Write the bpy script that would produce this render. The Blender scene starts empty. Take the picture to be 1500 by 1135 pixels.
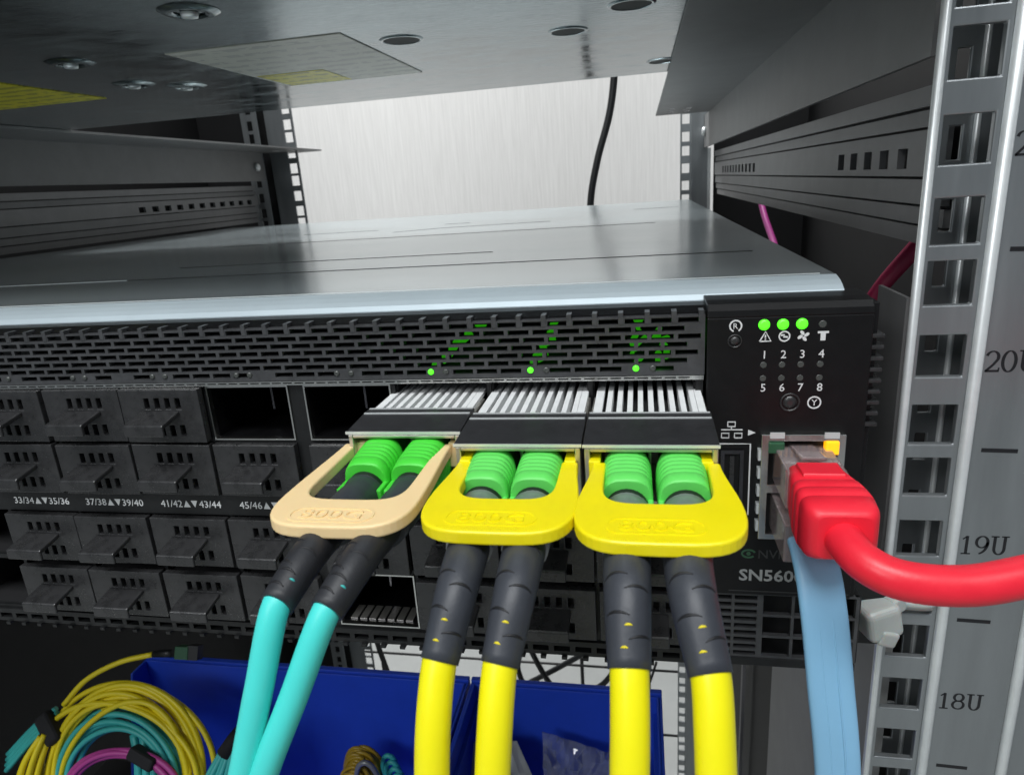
import bpy, bmesh, math, random
from mathutils import Vector, Matrix
random.seed(7)
S = 0.00094            # scene unit (about a millimetre) -> metres
C = bpy.context.scene.collection
sc = bpy.context.scene
V = Vector

# ---------------------------------------------------------------- camera
cd = bpy.data.cameras.new('camera'); cam = bpy.data.objects.new('camera', cd); C.objects.link(cam)
cd.sensor_fit = 'HORIZONTAL'; cd.sensor_width = 36; cd.lens = 990.2232 / 1500 * 36
cd.dof.use_dof = True; cd.dof.focus_distance = 0.17; cd.dof.aperture_fstop = 55
cd.clip_start = 0.005; cd.clip_end = 50
_r = V((0.98203398, 0.17635257, -0.06714928)); _u = V((0.0121424, 0.29605268, 0.95509443)); _f = V((-0.18831308, 0.93875054, -0.28859245))
m = Matrix.Identity(4)
for i in range(3):
    m[i][0] = _r[i]; m[i][1] = _u[i]; m[i][2] = -_f[i]
m.translation = V((-14.0865, -148.5242, 117.5056)) * S
cam.matrix_world = m
sc.camera = cam

# ---------------------------------------------------------------- world and lamps
w = bpy.data.worlds.new('World'); sc.world = w; w.use_nodes = True
bg = w.node_tree.nodes['Background']; bg.inputs[0].default_value = (0.82, 0.92, 1.0, 1); bg.inputs[1].default_value = 0.22
sc.view_settings.view_transform = 'Standard'; sc.view_settings.look = 'None'
sc.view_settings.exposure = 0.0; sc.view_settings.gamma = 1.0

def lamp(name, loc, aim, sx, sy, power, col=(1, 1, 1)):
    l = bpy.data.lights.new(name, 'AREA'); l.shape = 'RECTANGLE'; l.size = sx; l.size_y = sy; l.energy = power; l.color = col
    o = bpy.data.objects.new(name, l); C.objects.link(o); o.location = loc
    d = V(aim) - V(loc); o.rotation_euler = d.to_track_quat('-Z', 'Y').to_euler(); return o
# room ceiling lights: one over the aisle in front of the rack, one over the aisle behind it
lamp('ceiling_and_fill_lamp', (0.0, -0.75, 1.40), (0.0, -0.68, 0), 1.2, 0.5, 25, (0.96, 0.985, 1.0))
lamp('ceiling_and_fill_lamp', (-1.30, -2.20, 1.50), (-0.90, -1.4, 0), 1.2, 0.6, 26, (0.96, 0.985, 1.0))  # added fill lamp, brightens the bins and front faces; no known fitting
lamp('ceiling_and_fill_lamp', (-0.60, 0.86, 1.50), (-0.55, 1.0, -0.2), 1.2, 0.30, 44, (0.99, 1.0, 1.0))

# ---------------------------------------------------------------- materials
def mat(name, col, rough=0.5, metal=0.0, var=0.0, vscale=60, bump=0.0, bscale=400, stretch=(1, 1, 1), spec=0.5, rvar=0.0,
        emit=None, estr=0, alpha=1, trans=0, coat=0, sss=0):
    M = bpy.data.materials.new(name); M.use_nodes = True
    nt = M.node_tree; b = nt.nodes['Principled BSDF']
    b.inputs['Base Color'].default_value = (*col, 1); b.inputs['Roughness'].default_value = rough
    b.inputs['Metallic'].default_value = metal; b.inputs['Specular IOR Level'].default_value = spec
    b.inputs['Coat Weight'].default_value = coat
    if trans: b.inputs['Transmission Weight'].default_value = trans
    if sss:
        b.inputs['Subsurface Weight'].default_value = sss; b.inputs['Subsurface Scale'].default_value = 0.002
    if emit: b.inputs['Emission Color'].default_value = (*emit, 1); b.inputs['Emission Strength'].default_value = estr
    if var or bump or rvar:
        tc = nt.nodes.new('ShaderNodeTexCoord'); mp = nt.nodes.new('ShaderNodeMapping'); mp.inputs['Scale'].default_value = stretch
        nt.links.new(tc.outputs['Object'], mp.inputs[0])
    if var or rvar:
        n = nt.nodes.new('ShaderNodeTexNoise'); n.inputs['Scale'].default_value = vscale; n.inputs['Detail'].default_value = 6; n.inputs['Roughness'].default_value = .65
        nt.links.new(mp.outputs[0], n.inputs['Vector'])
    if var:
        mx = nt.nodes.new('ShaderNodeMix'); mx.data_type = 'RGBA'
        rr = nt.nodes.new('ShaderNodeMapRange'); rr.inputs[1].default_value = .3; rr.inputs[2].default_value = .7
        nt.links.new(n.outputs[0], rr.inputs[0]); nt.links.new(rr.outputs[0], mx.inputs[0])
        mx.inputs[6].default_value = (*[c * (1 - var) for c in col], 1); mx.inputs[7].default_value = (*[min(1, c * (1 + var)) for c in col], 1)
        nt.links.new(mx.outputs[2], b.inputs['Base Color'])
    if rvar:
        r2 = nt.nodes.new('ShaderNodeMapRange'); r2.inputs[1].default_value = .3; r2.inputs[2].default_value = .7
        r2.inputs[3].default_value = max(.02, rough - rvar); r2.inputs[4].default_value = rough + rvar
        nt.links.new(n.outputs[0], r2.inputs[0]); nt.links.new(r2.outputs[0], b.inputs['Roughness'])
    if bump:
        n2 = nt.nodes.new('ShaderNodeTexNoise'); n2.inputs['Scale'].default_value = bscale; n2.inputs['Detail'].default_value = 4
        nt.links.new(mp.outputs[0], n2.inputs['Vector'])
        bp = nt.nodes.new('ShaderNodeBump'); bp.inputs['Strength'].default_value = bump; bp.inputs['Distance'].default_value = 0.0004
        nt.links.new(n2.outputs[0], bp.inputs['Height']); nt.links.new(bp.outputs[0], b.inputs['Normal'])
    return M
M = {}
M['lip'] = mat('lit_lid_edge', (.50, .58, .62), .46, .35, var=.05, vscale=60)  # lid metal made paler and bluer: room light on its front bend
M['lid'] = mat('galvanised_lid', (.45, .51, .53), .20, .78, var=.05, vscale=10, rvar=.035, stretch=(1, 1.5, 1), bump=.03, bscale=900)
M['sheet'] = mat('scuffed_zinc_sheet', (.26, .295, .305), .15, .9, var=.30, vscale=45, rvar=.11, stretch=(1, 2.2, 1), bump=.10, bscale=260)
M['post'] = mat('zinc_post', (.33, .35, .36), .40, .8, var=.08, vscale=40, rvar=.06, stretch=(4, 4, .4), bump=.05, bscale=900)
M['edge'] = mat('highlit_edge_metal', (.80, .83, .83), .38, .5, var=.06, vscale=200)  # paler than the post zinc: highlight of the bends put into the colour
M['plate'] = mat('matt_grey_side_plate', (.24, .24, .235), .5, 0, var=.08, vscale=60)
M['rail'] = mat('grey_painted_rail', (.17, .17, .17), .5, 0, var=.08, vscale=60, bump=.06, bscale=1500)
M['rail2'] = mat('dark_grey_rail', (.17, .17, .172), .5, 0, var=.1, vscale=60, bump=.06, bscale=1500)
M['grille'] = mat('satin_black_mesh', (.052, .053, .056), .32, 0, var=.3, vscale=250, bump=.08, bscale=2500)
M['black'] = mat('black_painted_steel', (.011, .0115, .012), .40, 0, var=.25, vscale=250, bump=.08, bscale=2500, spec=.35)
M['panel'] = mat('black_plastic_panel', (.006, .006, .0065), .36, 0, var=.2, vscale=300, bump=.05, bscale=3000, spec=.28)
M['plug'] = mat('black_moulded_plug', (.024, .024, .025), .30, 0, var=.3, vscale=300, bump=.12, bscale=2200, spec=.55, rvar=.12)
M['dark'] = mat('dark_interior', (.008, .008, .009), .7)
M['cage'] = mat('nickel_cage', (.62, .62, .60), .25, 1, var=.1, vscale=150)
M['cagein'] = mat('cage_inside', (.10, .10, .11), .35, 1, var=.3, vscale=200)
M['fin'] = mat('nickel_fin', (.88, .89, .89), .45, .1, var=.05, vscale=300)
M['modbody'] = mat('cast_zinc_module', (.60, .58, .54), .34, .9, var=.1, vscale=300)
M['cover'] = mat('black_module_label', (.022, .022, .024), .42, 0, var=.25, vscale=500, bump=.1, bscale=2500)
M['yellow'] = mat('yellow_tab_plastic', (.90, .76, .003), .40, 0, rvar=.08, var=.03, vscale=100, bump=.05, bscale=1800, sss=.05)
M['peach'] = mat('peach_tab_plastic', (.92, .68, .36), .45, 0, var=.03, vscale=100, bump=.05, bscale=1800, sss=.05)
M['green'] = mat('green_connector', (.13, .70, .12), .42, 0, var=.05, vscale=150)
M['green2'] = mat('vivid_green_connector', (.07, .68, .05), .42, 0, var=.05, vscale=150)
M['boot'] = mat('dark_grey_rubber_boot', (.038, .042, .052), .46, 0, var=.12, vscale=200, bump=.08, bscale=1500)
M['bootb'] = mat('black_rubber_boot', (.020, .021, .025), .5, 0, var=.12, vscale=200, bump=.08, bscale=1500)
M['collar'] = mat('silver_grey_collar', (.30, .31, .33), .35, .55, var=.2, vscale=300)
M['cabley'] = mat('yellow_cable_jacket', (.95, .86, .002), .42, 0, rvar=.1, bump=.03, bscale=900, var=.02, vscale=80, sss=.05)
M['cablea'] = mat('aqua_cable_jacket', (.07, .72, .66), .40, 0, rvar=.1, bump=.03, bscale=900, var=.03, vscale=80, sss=.05)
M['red'] = mat('red_rubber', (.84, .016, .038), .42, 0, rvar=.1, var=.06, vscale=120, bump=.06, bscale=1500)
M['blue'] = mat('light_blue_flat_jacket', (.26, .53, .78), .42, 0, var=.03, vscale=90)
M['clear'] = mat('clear_plug_plastic', (.72, .60, .60), .12, 0, trans=.75)
M['white'] = mat('white_print', (.70, .71, .71), .6)
M['grey_print'] = mat('grey_print', (.36, .37, .37), .6)
M['dim_print'] = mat('dim_print', (.035, .036, .037), .6)
M['ink'] = mat('black_ink', (.008, .008, .010), .5)
M['gold'] = mat('gold_contact', (.75, .52, .2), .3, 1)
M['led'] = mat('green_led', (.1, .5, .05), .3, 0, emit=(.07, 1.0, .005), estr=1.5)
M['pipe'] = mat('green_pipe_glow', (.05, .3, .03), .3, 0, emit=(.06, .9, .01), estr=.24)  # weak emission imitating LED light scattered behind the mesh
M['ledoff'] = mat('unlit_led', (.06, .065, .06), .25, 0, coat=.5)
M['amber'] = mat('amber_led', (.8, .4, .02), .3, 0, emit=(1.0, .40, .0), estr=1.15)
M['greenoff'] = mat('dark_green_lens', (.03, .10, .05), .3)
M['nylon'] = mat('white_nylon', (.42, .44, .42), .38, 0, var=.06, vscale=200, sss=.4)
M['bin'] = mat('blue_bin_plastic', (.018, .07, .58), .45, 0, var=.10, vscale=30, bump=.05, bscale=500)
M['wall'] = None
M['cabinet'] = mat('charcoal_cabinet', (.012, .012, .0125), .6, 0, var=.15, vscale=20, spec=.25)
M['cord'] = mat('black_cord', (.008, .009, .010), .45)
M['wire'] = mat('dark_wire', (.03, .03, .03), .45)
M['coily'] = mat('yellow_patch_fibre', (.80, .66, .012), .45, 0, var=.06, vscale=80)
M['coila'] = mat('teal_patch_fibre', (.045, .44, .42), .45, 0, var=.06, vscale=80)
M['coilm'] = mat('magenta_patch_fibre', (.42, .045, .26), .45)
M['coilg'] = mat('golden_brown_fibre', (.40, .26, .015), .4)
M['velcro'] = mat('black_strap', (.008, .008, .010), .8, bump=.3, bscale=2500)
M['bag'] = mat('grey_antistatic_bag', (.26, .27, .28), .3, .25, var=.15, vscale=40)
M['floor'] = mat('vinyl_floor', (.42, .43, .42), .5, 0, var=.06, vscale=8)
M['stick_y'] = None; M['stick_w'] = None

def wall_mat():
    m_ = bpy.data.materials.new('linen_wallpaper'); m_.use_nodes = True; nt = m_.node_tree; b = nt.nodes['Principled BSDF']
    tc = nt.nodes.new('ShaderNodeTexCoord'); mp = nt.nodes.new('ShaderNodeMapping'); mp.inputs['Scale'].default_value = (1, 1, .04)
    n = nt.nodes.new('ShaderNodeTexNoise'); n.inputs['Scale'].default_value = 330; n.inputs['Detail'].default_value = 5; n.inputs['Roughness'].default_value = .7
    mx = nt.nodes.new('ShaderNodeMix'); mx.data_type = 'RGBA'
    rr = nt.nodes.new('ShaderNodeMapRange'); rr.inputs[1].default_value = .35; rr.inputs[2].default_value = .65
    mx.inputs[6].default_value = (.67, .655, .635, 1); mx.inputs[7].default_value = (.755, .74, .72, 1)
    bp = nt.nodes.new('ShaderNodeBump'); bp.inputs['Strength'].default_value = .12; bp.inputs['Distance'].default_value = .001
    L = nt.links.new
    L(tc.outputs['Object'], mp.inputs[0]); L(mp.outputs[0], n.inputs['Vector']); L(n.outputs[0], rr.inputs[0]); L(rr.outputs[0], mx.inputs[0])
    L(mx.outputs[2], b.inputs['Base Color']); L(n.outputs[0], bp.inputs['Height']); L(bp.outputs[0], b.inputs['Normal'])
    b.inputs['Roughness'].default_value = .75
    return m_
M['wall'] = wall_mat()

def sticker_mat(name, base, ink, scale, axis):
    # flat print: rows of fine text seen too small to read
    m_ = bpy.data.materials.new(name); m_.use_nodes = True; nt = m_.node_tree; b = nt.nodes['Principled BSDF']
    tc = nt.nodes.new('ShaderNodeTexCoord'); sp = nt.nodes.new('ShaderNodeSeparateXYZ')
    wv = nt.nodes.new('ShaderNodeMath'); wv.operation = 'MULTIPLY'; wv.inputs[1].default_value = scale
    fr = nt.nodes.new('ShaderNodeMath'); fr.operation = 'FRACT'
    gt = nt.nodes.new('ShaderNodeMath'); gt.operation = 'GREATER_THAN'; gt.inputs[1].default_value = .55
    n = nt.nodes.new('ShaderNodeTexNoise'); n.inputs['Scale'].default_value = 220
    g2 = nt.nodes.new('ShaderNodeMath'); g2.operation = 'GREATER_THAN'; g2.inputs[1].default_value = .47
    mu = nt.nodes.new('ShaderNodeMath'); mu.operation = 'MULTIPLY'
    mx = nt.nodes.new('ShaderNodeMix'); mx.data_type = 'RGBA'; mx.inputs[6].default_value = (*base, 1); mx.inputs[7].default_value = (*ink, 1)
    L = nt.links.new
    L(tc.outputs['Object'], sp.inputs[0]); L(sp.outputs[axis], wv.inputs[0]); L(wv.outputs[0], fr.inputs[0]); L(fr.outputs[0], gt.inputs[0])
    L(tc.outputs['Object'], n.inputs['Vector']); L(n.outputs[0], g2.inputs[0]); L(gt.outputs[0], mu.inputs[0]); L(g2.outputs[0], mu.inputs[1])
    L(mu.outputs[0], mx.inputs[0]); L(mx.outputs[2], b.inputs['Base Color']); b.inputs['Roughness'].default_value = .38
    return m_
M['stick_w'] = sticker_mat('printed_white_sticker', (.72, .71, .62), (.53, .52, .46), 110, 1)
M['stick_y'] = sticker_mat('printed_yellow_sticker', (.82, .74, .02), (.48, .43, .01), 120, 1)

# ---------------------------------------------------------------- mesh helpers (all in scene units, world axes)
class MB:
    def __init__(s): s.v = []; s.f = []; s.sm = []
    def add(s, vs, fs, smooth=False):
        o = len(s.v); s.v += [tuple(v) for v in vs]; s.f += [tuple(i + o for i in f) for f in fs]; s.sm += [smooth] * len(fs); return s
    def box(s, x0, x1, y0, y1, z0, z1):
        vs = [(x, y, z) for x in (x0, x1) for y in (y0, y1) for z in (z0, z1)]
        return s.add(vs, [(0, 1, 3, 2), (4, 6, 7, 5), (0, 4, 5, 1), (2, 3, 7, 6), (0, 2, 6, 4), (1, 5, 7, 3)])
    def obox(s, c, ax, ay, az, hx, hy, hz):
        c = V(c); vs = [c + V(ax) * (hx * i) + V(ay) * (hy * j) + V(az) * (hz * k) for i in (-1, 1) for j in (-1, 1) for k in (-1, 1)]
        return s.add(vs, [(0, 1, 3, 2), (4, 6, 7, 5), (0, 4, 5, 1), (2, 3, 7, 6), (0, 2, 6, 4), (1, 5, 7, 3)])
    def loops(s, rings, close=True, caps=True, smooth=True):
        n = len(rings[0]); vs = [p for r in rings for p in r]; fs = []
        for i in range(len(rings) - 1):
            for j in range(n if close else n - 1):
                k = (j + 1) % n
                fs.append((i * n + j, i * n + k, (i + 1) * n + k, (i + 1) * n + j))
        s.add(vs, fs, smooth)
        if caps:
            o = len(s.v) - len(vs)
            s.f.append(tuple(o + j for j in reversed(range(n)))); s.sm.append(False)
            s.f.append(tuple(o + (len(rings) - 1) * n + j for j in range(n))); s.sm.append(False)
        return s
    def tube(s, pts, r, n=12, sect=None, up=(0, 0, 1), caps=True):
        # r: number or list; sect: optional unit profile [(a, b)]
        pts = [V(p) for p in pts]; N = len(pts)
        rs = r if isinstance(r, (list, tuple)) else [r] * N
        prof = sect or [(math.cos(2 * math.pi * k / n), math.sin(2 * math.pi * k / n)) for k in range(n)]
        rings = []; a = None
        for i, p in enumerate(pts):
            t = (pts[min(i + 1, N - 1)] - pts[max(i - 1, 0)]).normalized()
            if a is None:
                a = V(up).cross(t)
                if a.length < 1e-4: a = V((1, 0, 0)).cross(t)
                a.normalize()
            else: a = (a - t * a.dot(t)).normalized()
            b = t.cross(a)
            rr = rs[i]
            ra, rb = rr if isinstance(rr, (tuple, list)) else (rr, rr)
            rings.append([p + a * (ra * q[0]) + b * (rb * q[1]) for q in prof])
        return s.loops(rings, True, caps)
    def prism(s, poly, ax, a, b):
        # poly: 2-D outline in the other two axes (cyclic order), ax: 'x','y','z'
        def P(u, v, t): return {'x': (t, u, v), 'y': (u, t, v), 'z': (u, v, t)}[ax]
        return s.loops([[P(u, v, a) for u, v in poly], [P(u, v, b) for u, v in poly]], True, True, False)
    def perf(s, ax, t0, t1, u0, u1, v0, v1, holes):
        # plate across axis ax between t0 and t1 with rectangular holes (ua, ub, va, vb)
        def P(u, v, t): return {'x': (t, u, v), 'y': (u, t, v), 'z': (u, v, t)}[ax]
        q = lambda a: round(a, 3)
        hs = [(q(max(a, u0)), q(min(b, u1)), q(max(c, v0)), q(min(d, v1))) for a, b, c, d in holes]
        hs = [h for h in hs if h[1] - h[0] > .01 and h[3] - h[2] > .01]
        us = sorted({q(u0), q(u1)} | {h[0] for h in hs} | {h[1] for h in hs}); vs = sorted({q(v0), q(v1)} | {h[2] for h in hs} | {h[3] for h in hs})
        nu, nv = len(us) - 1, len(vs) - 1
        ui = {a: i for i, a in enumerate(us)}; vi = {a: i for i, a in enumerate(vs)}
        solid = [[True] * nv for _ in range(nu)]
        for a, b, c, d in hs:
            for i in range(ui[a], ui[b]):
                for j in range(vi[c], vi[d]): solid[i][j] = False
        idx = {}; vl = []; fl = []
        def vid(i, j, k):
            key = (i, j, k)
            if key not in idx: idx[key] = len(vl); vl.append(P(us[i], vs[j], (t0, t1)[k]))
            return idx[key]
        for i in range(nu):
            for j in range(nv):
                if not solid[i][j]: continue
                fl.append((vid(i, j, 0), vid(i + 1, j, 0), vid(i + 1, j + 1, 0), vid(i, j + 1, 0)))
                fl.append((vid(i, j, 1), vid(i, j + 1, 1), vid(i + 1, j + 1, 1), vid(i + 1, j, 1)))
                for di, dj, e in ((-1, 0, ((i, j), (i, j + 1))), (1, 0, ((i + 1, j + 1), (i + 1, j))), (0, -1, ((i + 1, j), (i, j))), (0, 1, ((i, j + 1), (i + 1, j + 1)))):
                    a, b = i + di, j + dj
                    if a < 0 or b < 0 or a >= nu or b >= nv or not solid[a][b]:
                        (p, r), (p2, r2) = e
                        fl.append((vid(p, r, 0), vid(p2, r2, 0), vid(p2, r2, 1), vid(p, r, 1)))
        return s.add(vl, fl)
    def stroke(s, pts, wd, y, d=.12, nib=None):
        # flat pen stroke in the x-z plane, raised d towards -y
        n = len(pts); L = []; R = []
        for i, p in enumerate(pts):
            a = pts[max(i - 1, 0)]; b = pts[min(i + 1, n - 1)]
            tx, tz = b[0] - a[0], b[1] - a[1]; l = math.hypot(tx, tz) or 1; tx /= l; tz /= l
            ww = wd if nib is None else nib[0] + (nib[1] - nib[0]) * abs(tz) ** 1.5
            L.append((p[0] - tz * ww / 2, p[1] + tx * ww / 2)); R.append((p[0] + tz * ww / 2, p[1] - tx * ww / 2))
        vs = []; fs = []
        for i in range(n):
            vs += [(L[i][0], y - d, L[i][1]), (R[i][0], y - d, R[i][1]), (L[i][0], y, L[i][1]), (R[i][0], y, R[i][1])]
        for i in range(n - 1):
            a = i * 4; b = a + 4
            fs += [(a, a + 1, b + 1, b), (a, b, b + 2, a + 2), (a + 1, a + 3, b + 3, b + 1)]
        fs += [(0, 2, 3, 1), (n * 4 - 4, n * 4 - 3, n * 4 - 1, n * 4 - 2)]
        return s.add(vs, fs)
    def lathe(s, prof, c, ax='z', n=24, smooth=True, caps=True):
        rings = []
        for r, t in prof:
            ring = []
            for k in range(n):
                a = 2 * math.pi * k / n; u, v_ = r * math.cos(a), r * math.sin(a)
                o = {'x': (t, u, v_), 'y': (u, t, v_), 'z': (u, v_, t)}[ax]
                ring.append((c[0] + o[0], c[1] + o[1], c[2] + o[2]))
            rings.append(ring)
        return s.loops(rings, True, caps, smooth)

def world_u(o):
    p = V((0, 0, 0))
    while o is not None: p = p + V(o.location); o = o.parent
    return p / S
def part(name, mb, mt, parent=None, at=None, bevel=0, seg=2, kind=None, label=None, fix=True):
    """link a mesh builder as one object; its origin is the parent's base (or at)"""
    me = bpy.data.meshes.new(name)
    o = bpy.data.objects.new(name, me)
    base = world_u(parent) if parent is not None else V(at or (0, 0, 0))
    me.from_pydata([((v[0] - base[0]) * S, (v[1] - base[1]) * S, (v[2] - base[2]) * S) for v in mb.v], [], mb.f)
    me.polygons.foreach_set('use_smooth', mb.sm)
    if fix:
        bm = bmesh.new(); bm.from_mesh(me); bmesh.ops.recalc_face_normals(bm, faces=bm.faces); bm.to_mesh(me); bm.free()
    me.materials.append(M[mt])
    C.objects.link(o)
    if parent is not None: o.parent = parent
    else: o.location = base * S
    if bevel:
        b = o.modifiers.new('bevel', 'BEVEL'); b.width = bevel * S; b.segments = seg; b.limit_method = 'ANGLE'; b.angle_limit = math.radians(40)
        b.harden_normals = False
    if kind: o['kind'] = kind
    if label: o['label'] = label
    return o
def thing(name, label, cat, at, group=None):
    o = bpy.data.objects.new(name, None); C.objects.link(o); o.location = V(at) * S; o.empty_display_size = .005
    o['label'] = label; o['category'] = cat
    if group: o['group'] = group
    return o
def tag(o, label, cat, group=None):
    o['label'] = label; o['category'] = cat
    if group: o['group'] = group
    return o
def text(mb, s, x, z, h, y, d=.1, width=None, align='c', bold=0):
    """raised flat lettering in the x-z plane facing -y; x is the centre (or left) and z the middle"""
    cu = bpy.data.curves.new('t', 'FONT'); cu.body = s; cu.size = 1; cu.extrude = .5; cu.resolution_u = 2; cu.offset = bold
    o = bpy.data.objects.new('t', cu); C.objects.link(o)
    dg = bpy.context.evaluated_depsgraph_get(); me = bpy.data.meshes.new_from_object(o.evaluated_get(dg))
    xs = [v.co.x for v in me.vertices]; ys = [v.co.y for v in me.vertices]
    x0, x1, y0, y1 = min(xs), max(xs), min(ys), max(ys)
    k = h / .69; kx = k if width is None else width / (x1 - x0)
    ox = x - (x0 + x1) / 2 * kx if align == 'c' else x - x0 * kx
    vs = [(ox + v.co.x * kx, y - d * (v.co.z + .5), z + (v.co.y - .345) * k) for v in me.vertices]
    mb.add(vs, [tuple(p.vertices) for p in me.polygons])
    bpy.data.objects.remove(o); bpy.data.curves.remove(cu); bpy.data.meshes.remove(me)
    return mb
def arc(cx, cz, rx, rz, a0, a1, n=10):
    return [(cx + rx * math.cos(math.radians(a0 + (a1 - a0) * i / n)), cz + rz * math.sin(math.radians(a0 + (a1 - a0) * i / n))) for i in range(n + 1)]
def smooth_path(pts, n=8):
    P = [V(p) for p in pts]; out = []
    P = [P[0] * 2 - P[1]] + P + [P[-1] * 2 - P[-2]]
    for i in range(1, len(P) - 2):
        p = P[i - 1:i + 3]; t = [0]
        for k in range(3): t.append(t[-1] + max((p[k + 1] - p[k]).length, 1e-4) ** .5)
        for k in range(n):
            u = t[1] + (t[2] - t[1]) * k / n
            L = lambda a, b, ta, tb: a * ((tb - u) / (tb - ta)) + b * ((u - ta) / (tb - ta))
            a1, a2, a3 = (L(p[j], p[j + 1], t[j], t[j + 1]) for j in range(3))
            b1 = L(a1, a2, t[0], t[2]); b2 = L(a2, a3, t[1], t[3]); out.append(L(b1, b2, t[1], t[2]))
    out.append(P[-2]); return out
def rrect(x0, x1, y0, y1, r, n=5):
    o = []
    for cx, cy, a in ((x1 - r, y1 - r, 0), (x0 + r, y1 - r, 90), (x0 + r, y0 + r, 180), (x1 - r, y0 + r, 270)):
        o += [(cx + r * math.cos(math.radians(a + 90 * i / n)), cy + r * math.sin(math.radians(a + 90 * i / n))) for i in range(n + 1)]
    return o

# ================================================================ THE SETTING
b = MB(); b.box(-2600, 1900, 1250, 1300, -1000, 2200)
part('wall', b, 'wall', kind='structure')
b = MB(); b.box(-2600, 1900, -3200, 1249, -1060, -1000)
part('floor', b, 'floor', kind='structure')

# ================================================================ THE RACK
PX = 47.5; PY = 18.0; U = 47.35; Z20 = 48.9      # post edge, post face, unit height, bottom of unit 20
rack = thing('server_rack', 'open zinc and charcoal equipment rack with numbered post and perforated rear posts', 'rack', (-190, 300, -1000))
eia = [.143, .5, .857]
hole_z = [Z20 + U * (k + e) for k in range(-7, 5) for e in eia]
b = MB()
b.perf('y', PY, PY + 2.0, PX, 60.4, -320, 330, [(49.2, 59.0, z - 5.0, z + 5.0) for z in hole_z])
b.box(62.6, 80.4, PY + .6, PY + 2.2, -320, 330)                          # numbered strip
b.box(83.0, 150, PY + 3.2, PY + 5, -320, 330)
b.box(148, 150, PY + 5, 90, -320, 330)
b.box(70, 71.5, PY + 2.2, PY + 24, -320, 330)
b.perf('y', PY + 21, PY + 22.2, 56.2, 70, -320, 330, [(58.6, 61.4, z - 4.2, z + 3.4) for z in hole_z])
post = part('front_post', b, 'post', rack, bevel=.35)
e = MB()
e.tube([(PX - .2, PY - .1, z) for z in (-320, 330)], 1.0, 10)
e.tube([(61.5, PY - .3, z) for z in (-320, 330)], 1.35, 12)
e.tube([(64.2, PY + 20.4, z) for z in (-320, 330)], .8, 8)
e.tube([(81.7, PY + .7, z) for z in (-320, 330)], 1.35, 12)
part('folded_edge', e, 'edge', post)
# unit numbers, drawn with a broad nib so that they read as the serifed print on the post
def glyph(mb, ch, x, z, h, y):
    w_ = h * .62; nb = (h * .055, h * .135); st = lambda p: mb.stroke(p, 0, y, .08, nb)
    ln = lambda p: mb.stroke(p, h * .06, y, .08)
    if ch == '1':
        st([(x + w_ * .5, z + h), (x + w_ * .5, z)]); ln([(x + w_ * .18, z + h * .82), (x + w_ * .5, z + h)]); ln([(x + w_ * .15, z), (x + w_ * .85, z)])
    elif ch == '0': st(arc(x + w_ * .5, z + h * .5, w_ * .44, h * .5, 0, 360, 24))
    elif ch == '8':
        st(arc(x + w_ * .5, z + h * .27, w_ * .44, h * .27, 0, 360, 20)); st(arc(x + w_ * .5, z + h * .76, w_ * .36, h * .24, 0, 360, 20))
    elif ch == '9':
        st(arc(x + w_ * .5, z + h * .68, w_ * .42, h * .32, 0, 360, 20)); st(arc(x + w_ * .2, z + h * .64, w_ * .72, h * .64, 4, -78, 12))
    elif ch == '2':
        st(arc(x + w_ * .47, z + h * .72, w_ * .40, h * .28, 165, -25, 12) + [(x + w_ * .55, z + h * .34), (x + w_ * .08, z + h * .04)])
        mb.stroke([(x + w_ * .05, z + h * .045), (x + w_ * .95, z + h * .045)], h * .10, y, .08); ln([(x + w_ * .95, z), (x + w_ * .98, z + h * .2)])
    elif ch == 'U':
        W = h * .82; k = [(x + W * .22, z + h), (x + W * .22, z + h * .34)] + arc(x + W * .5, z + h * .32, W * .28, h * .32, 180, 360, 10) + [(x + W * .78, z + h * .34), (x + W * .78, z + h)]
        st(k); ln([(x, z + h), (x + W * .44, z + h)]); ln([(x + W * .58, z + h), (x + W, z + h)]); return W + h * .12
    return w_ + h * .08
for n_ in range(17, 22):
    nums = MB(); zc = Z20 + U * (n_ - 20) + U * .465; x = 63.7; h = 4.9
    for ch in '%dU' % n_: x += glyph(nums, ch, x, zc - h / 2, h, PY + .6)
    part('unit_number', nums, 'ink', post)
    zl = Z20 + U * (n_ - 20); nums = MB(); nums.stroke([(65.5, zl + .15), (73.3, zl - .1)], 1.0, PY + .6, .08); part('unit_mark', nums, 'ink', post)

# left front post, mirrored outside the picture
b = MB(); b.perf('y', PY, PY + 2, -440, -427.5, -320, 330, [(-438, -429, z - 5, z + 5) for z in hole_z]); b.box(-500, -440, PY, PY + 2, -320, 330)
part('front_post', b, 'post', rack)
# rear posts
b = MB(); RY = 600
hz = [zz for zz in [Z20 + U * (k + q_) for k in range(-18, 8) for q_ in eia]]
b.perf('y', RY, RY + 2, 27.5, 38, -800, 420, [(29.2, 36.6, z - 4.6, z + 4.6) for z in hz])
b.box(38.0, 54, RY - 6, RY - 4, -800, 420); b.box(38, 39.5, RY - 4, RY, -800, 420)
rp = part('rear_post', b, 'post', rack)
e = MB(); e.box(54, 57, RY - 7, RY - 3, -800, 138); part('folded_edge', e, 'edge', rp)
b = MB()
b.perf('y', RY - 4, RY - 2, -451, -432, -800, 420, [(-445, -438, z - 5, z + 5) for z in hz])
b.box(-432, -411, RY + 14, RY + 16, -800, 420)
b.perf('y', RY + 14, RY + 16, -411, -398, -800, 420, [(-410, -400.5, z - 5.4, z + 5.4) for z in hz])
part('rear_post', b, 'post', rack)
b = MB(); b.box(-520, -432.5, RY + 18, RY + 20, -800, 420); part('rear_panel', b, 'cabinet', rack)
b = MB(); b.box(61, 150, RY + 4, RY + 6, -800, 420); part('rear_panel', b, 'cabinet', rack)
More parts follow.
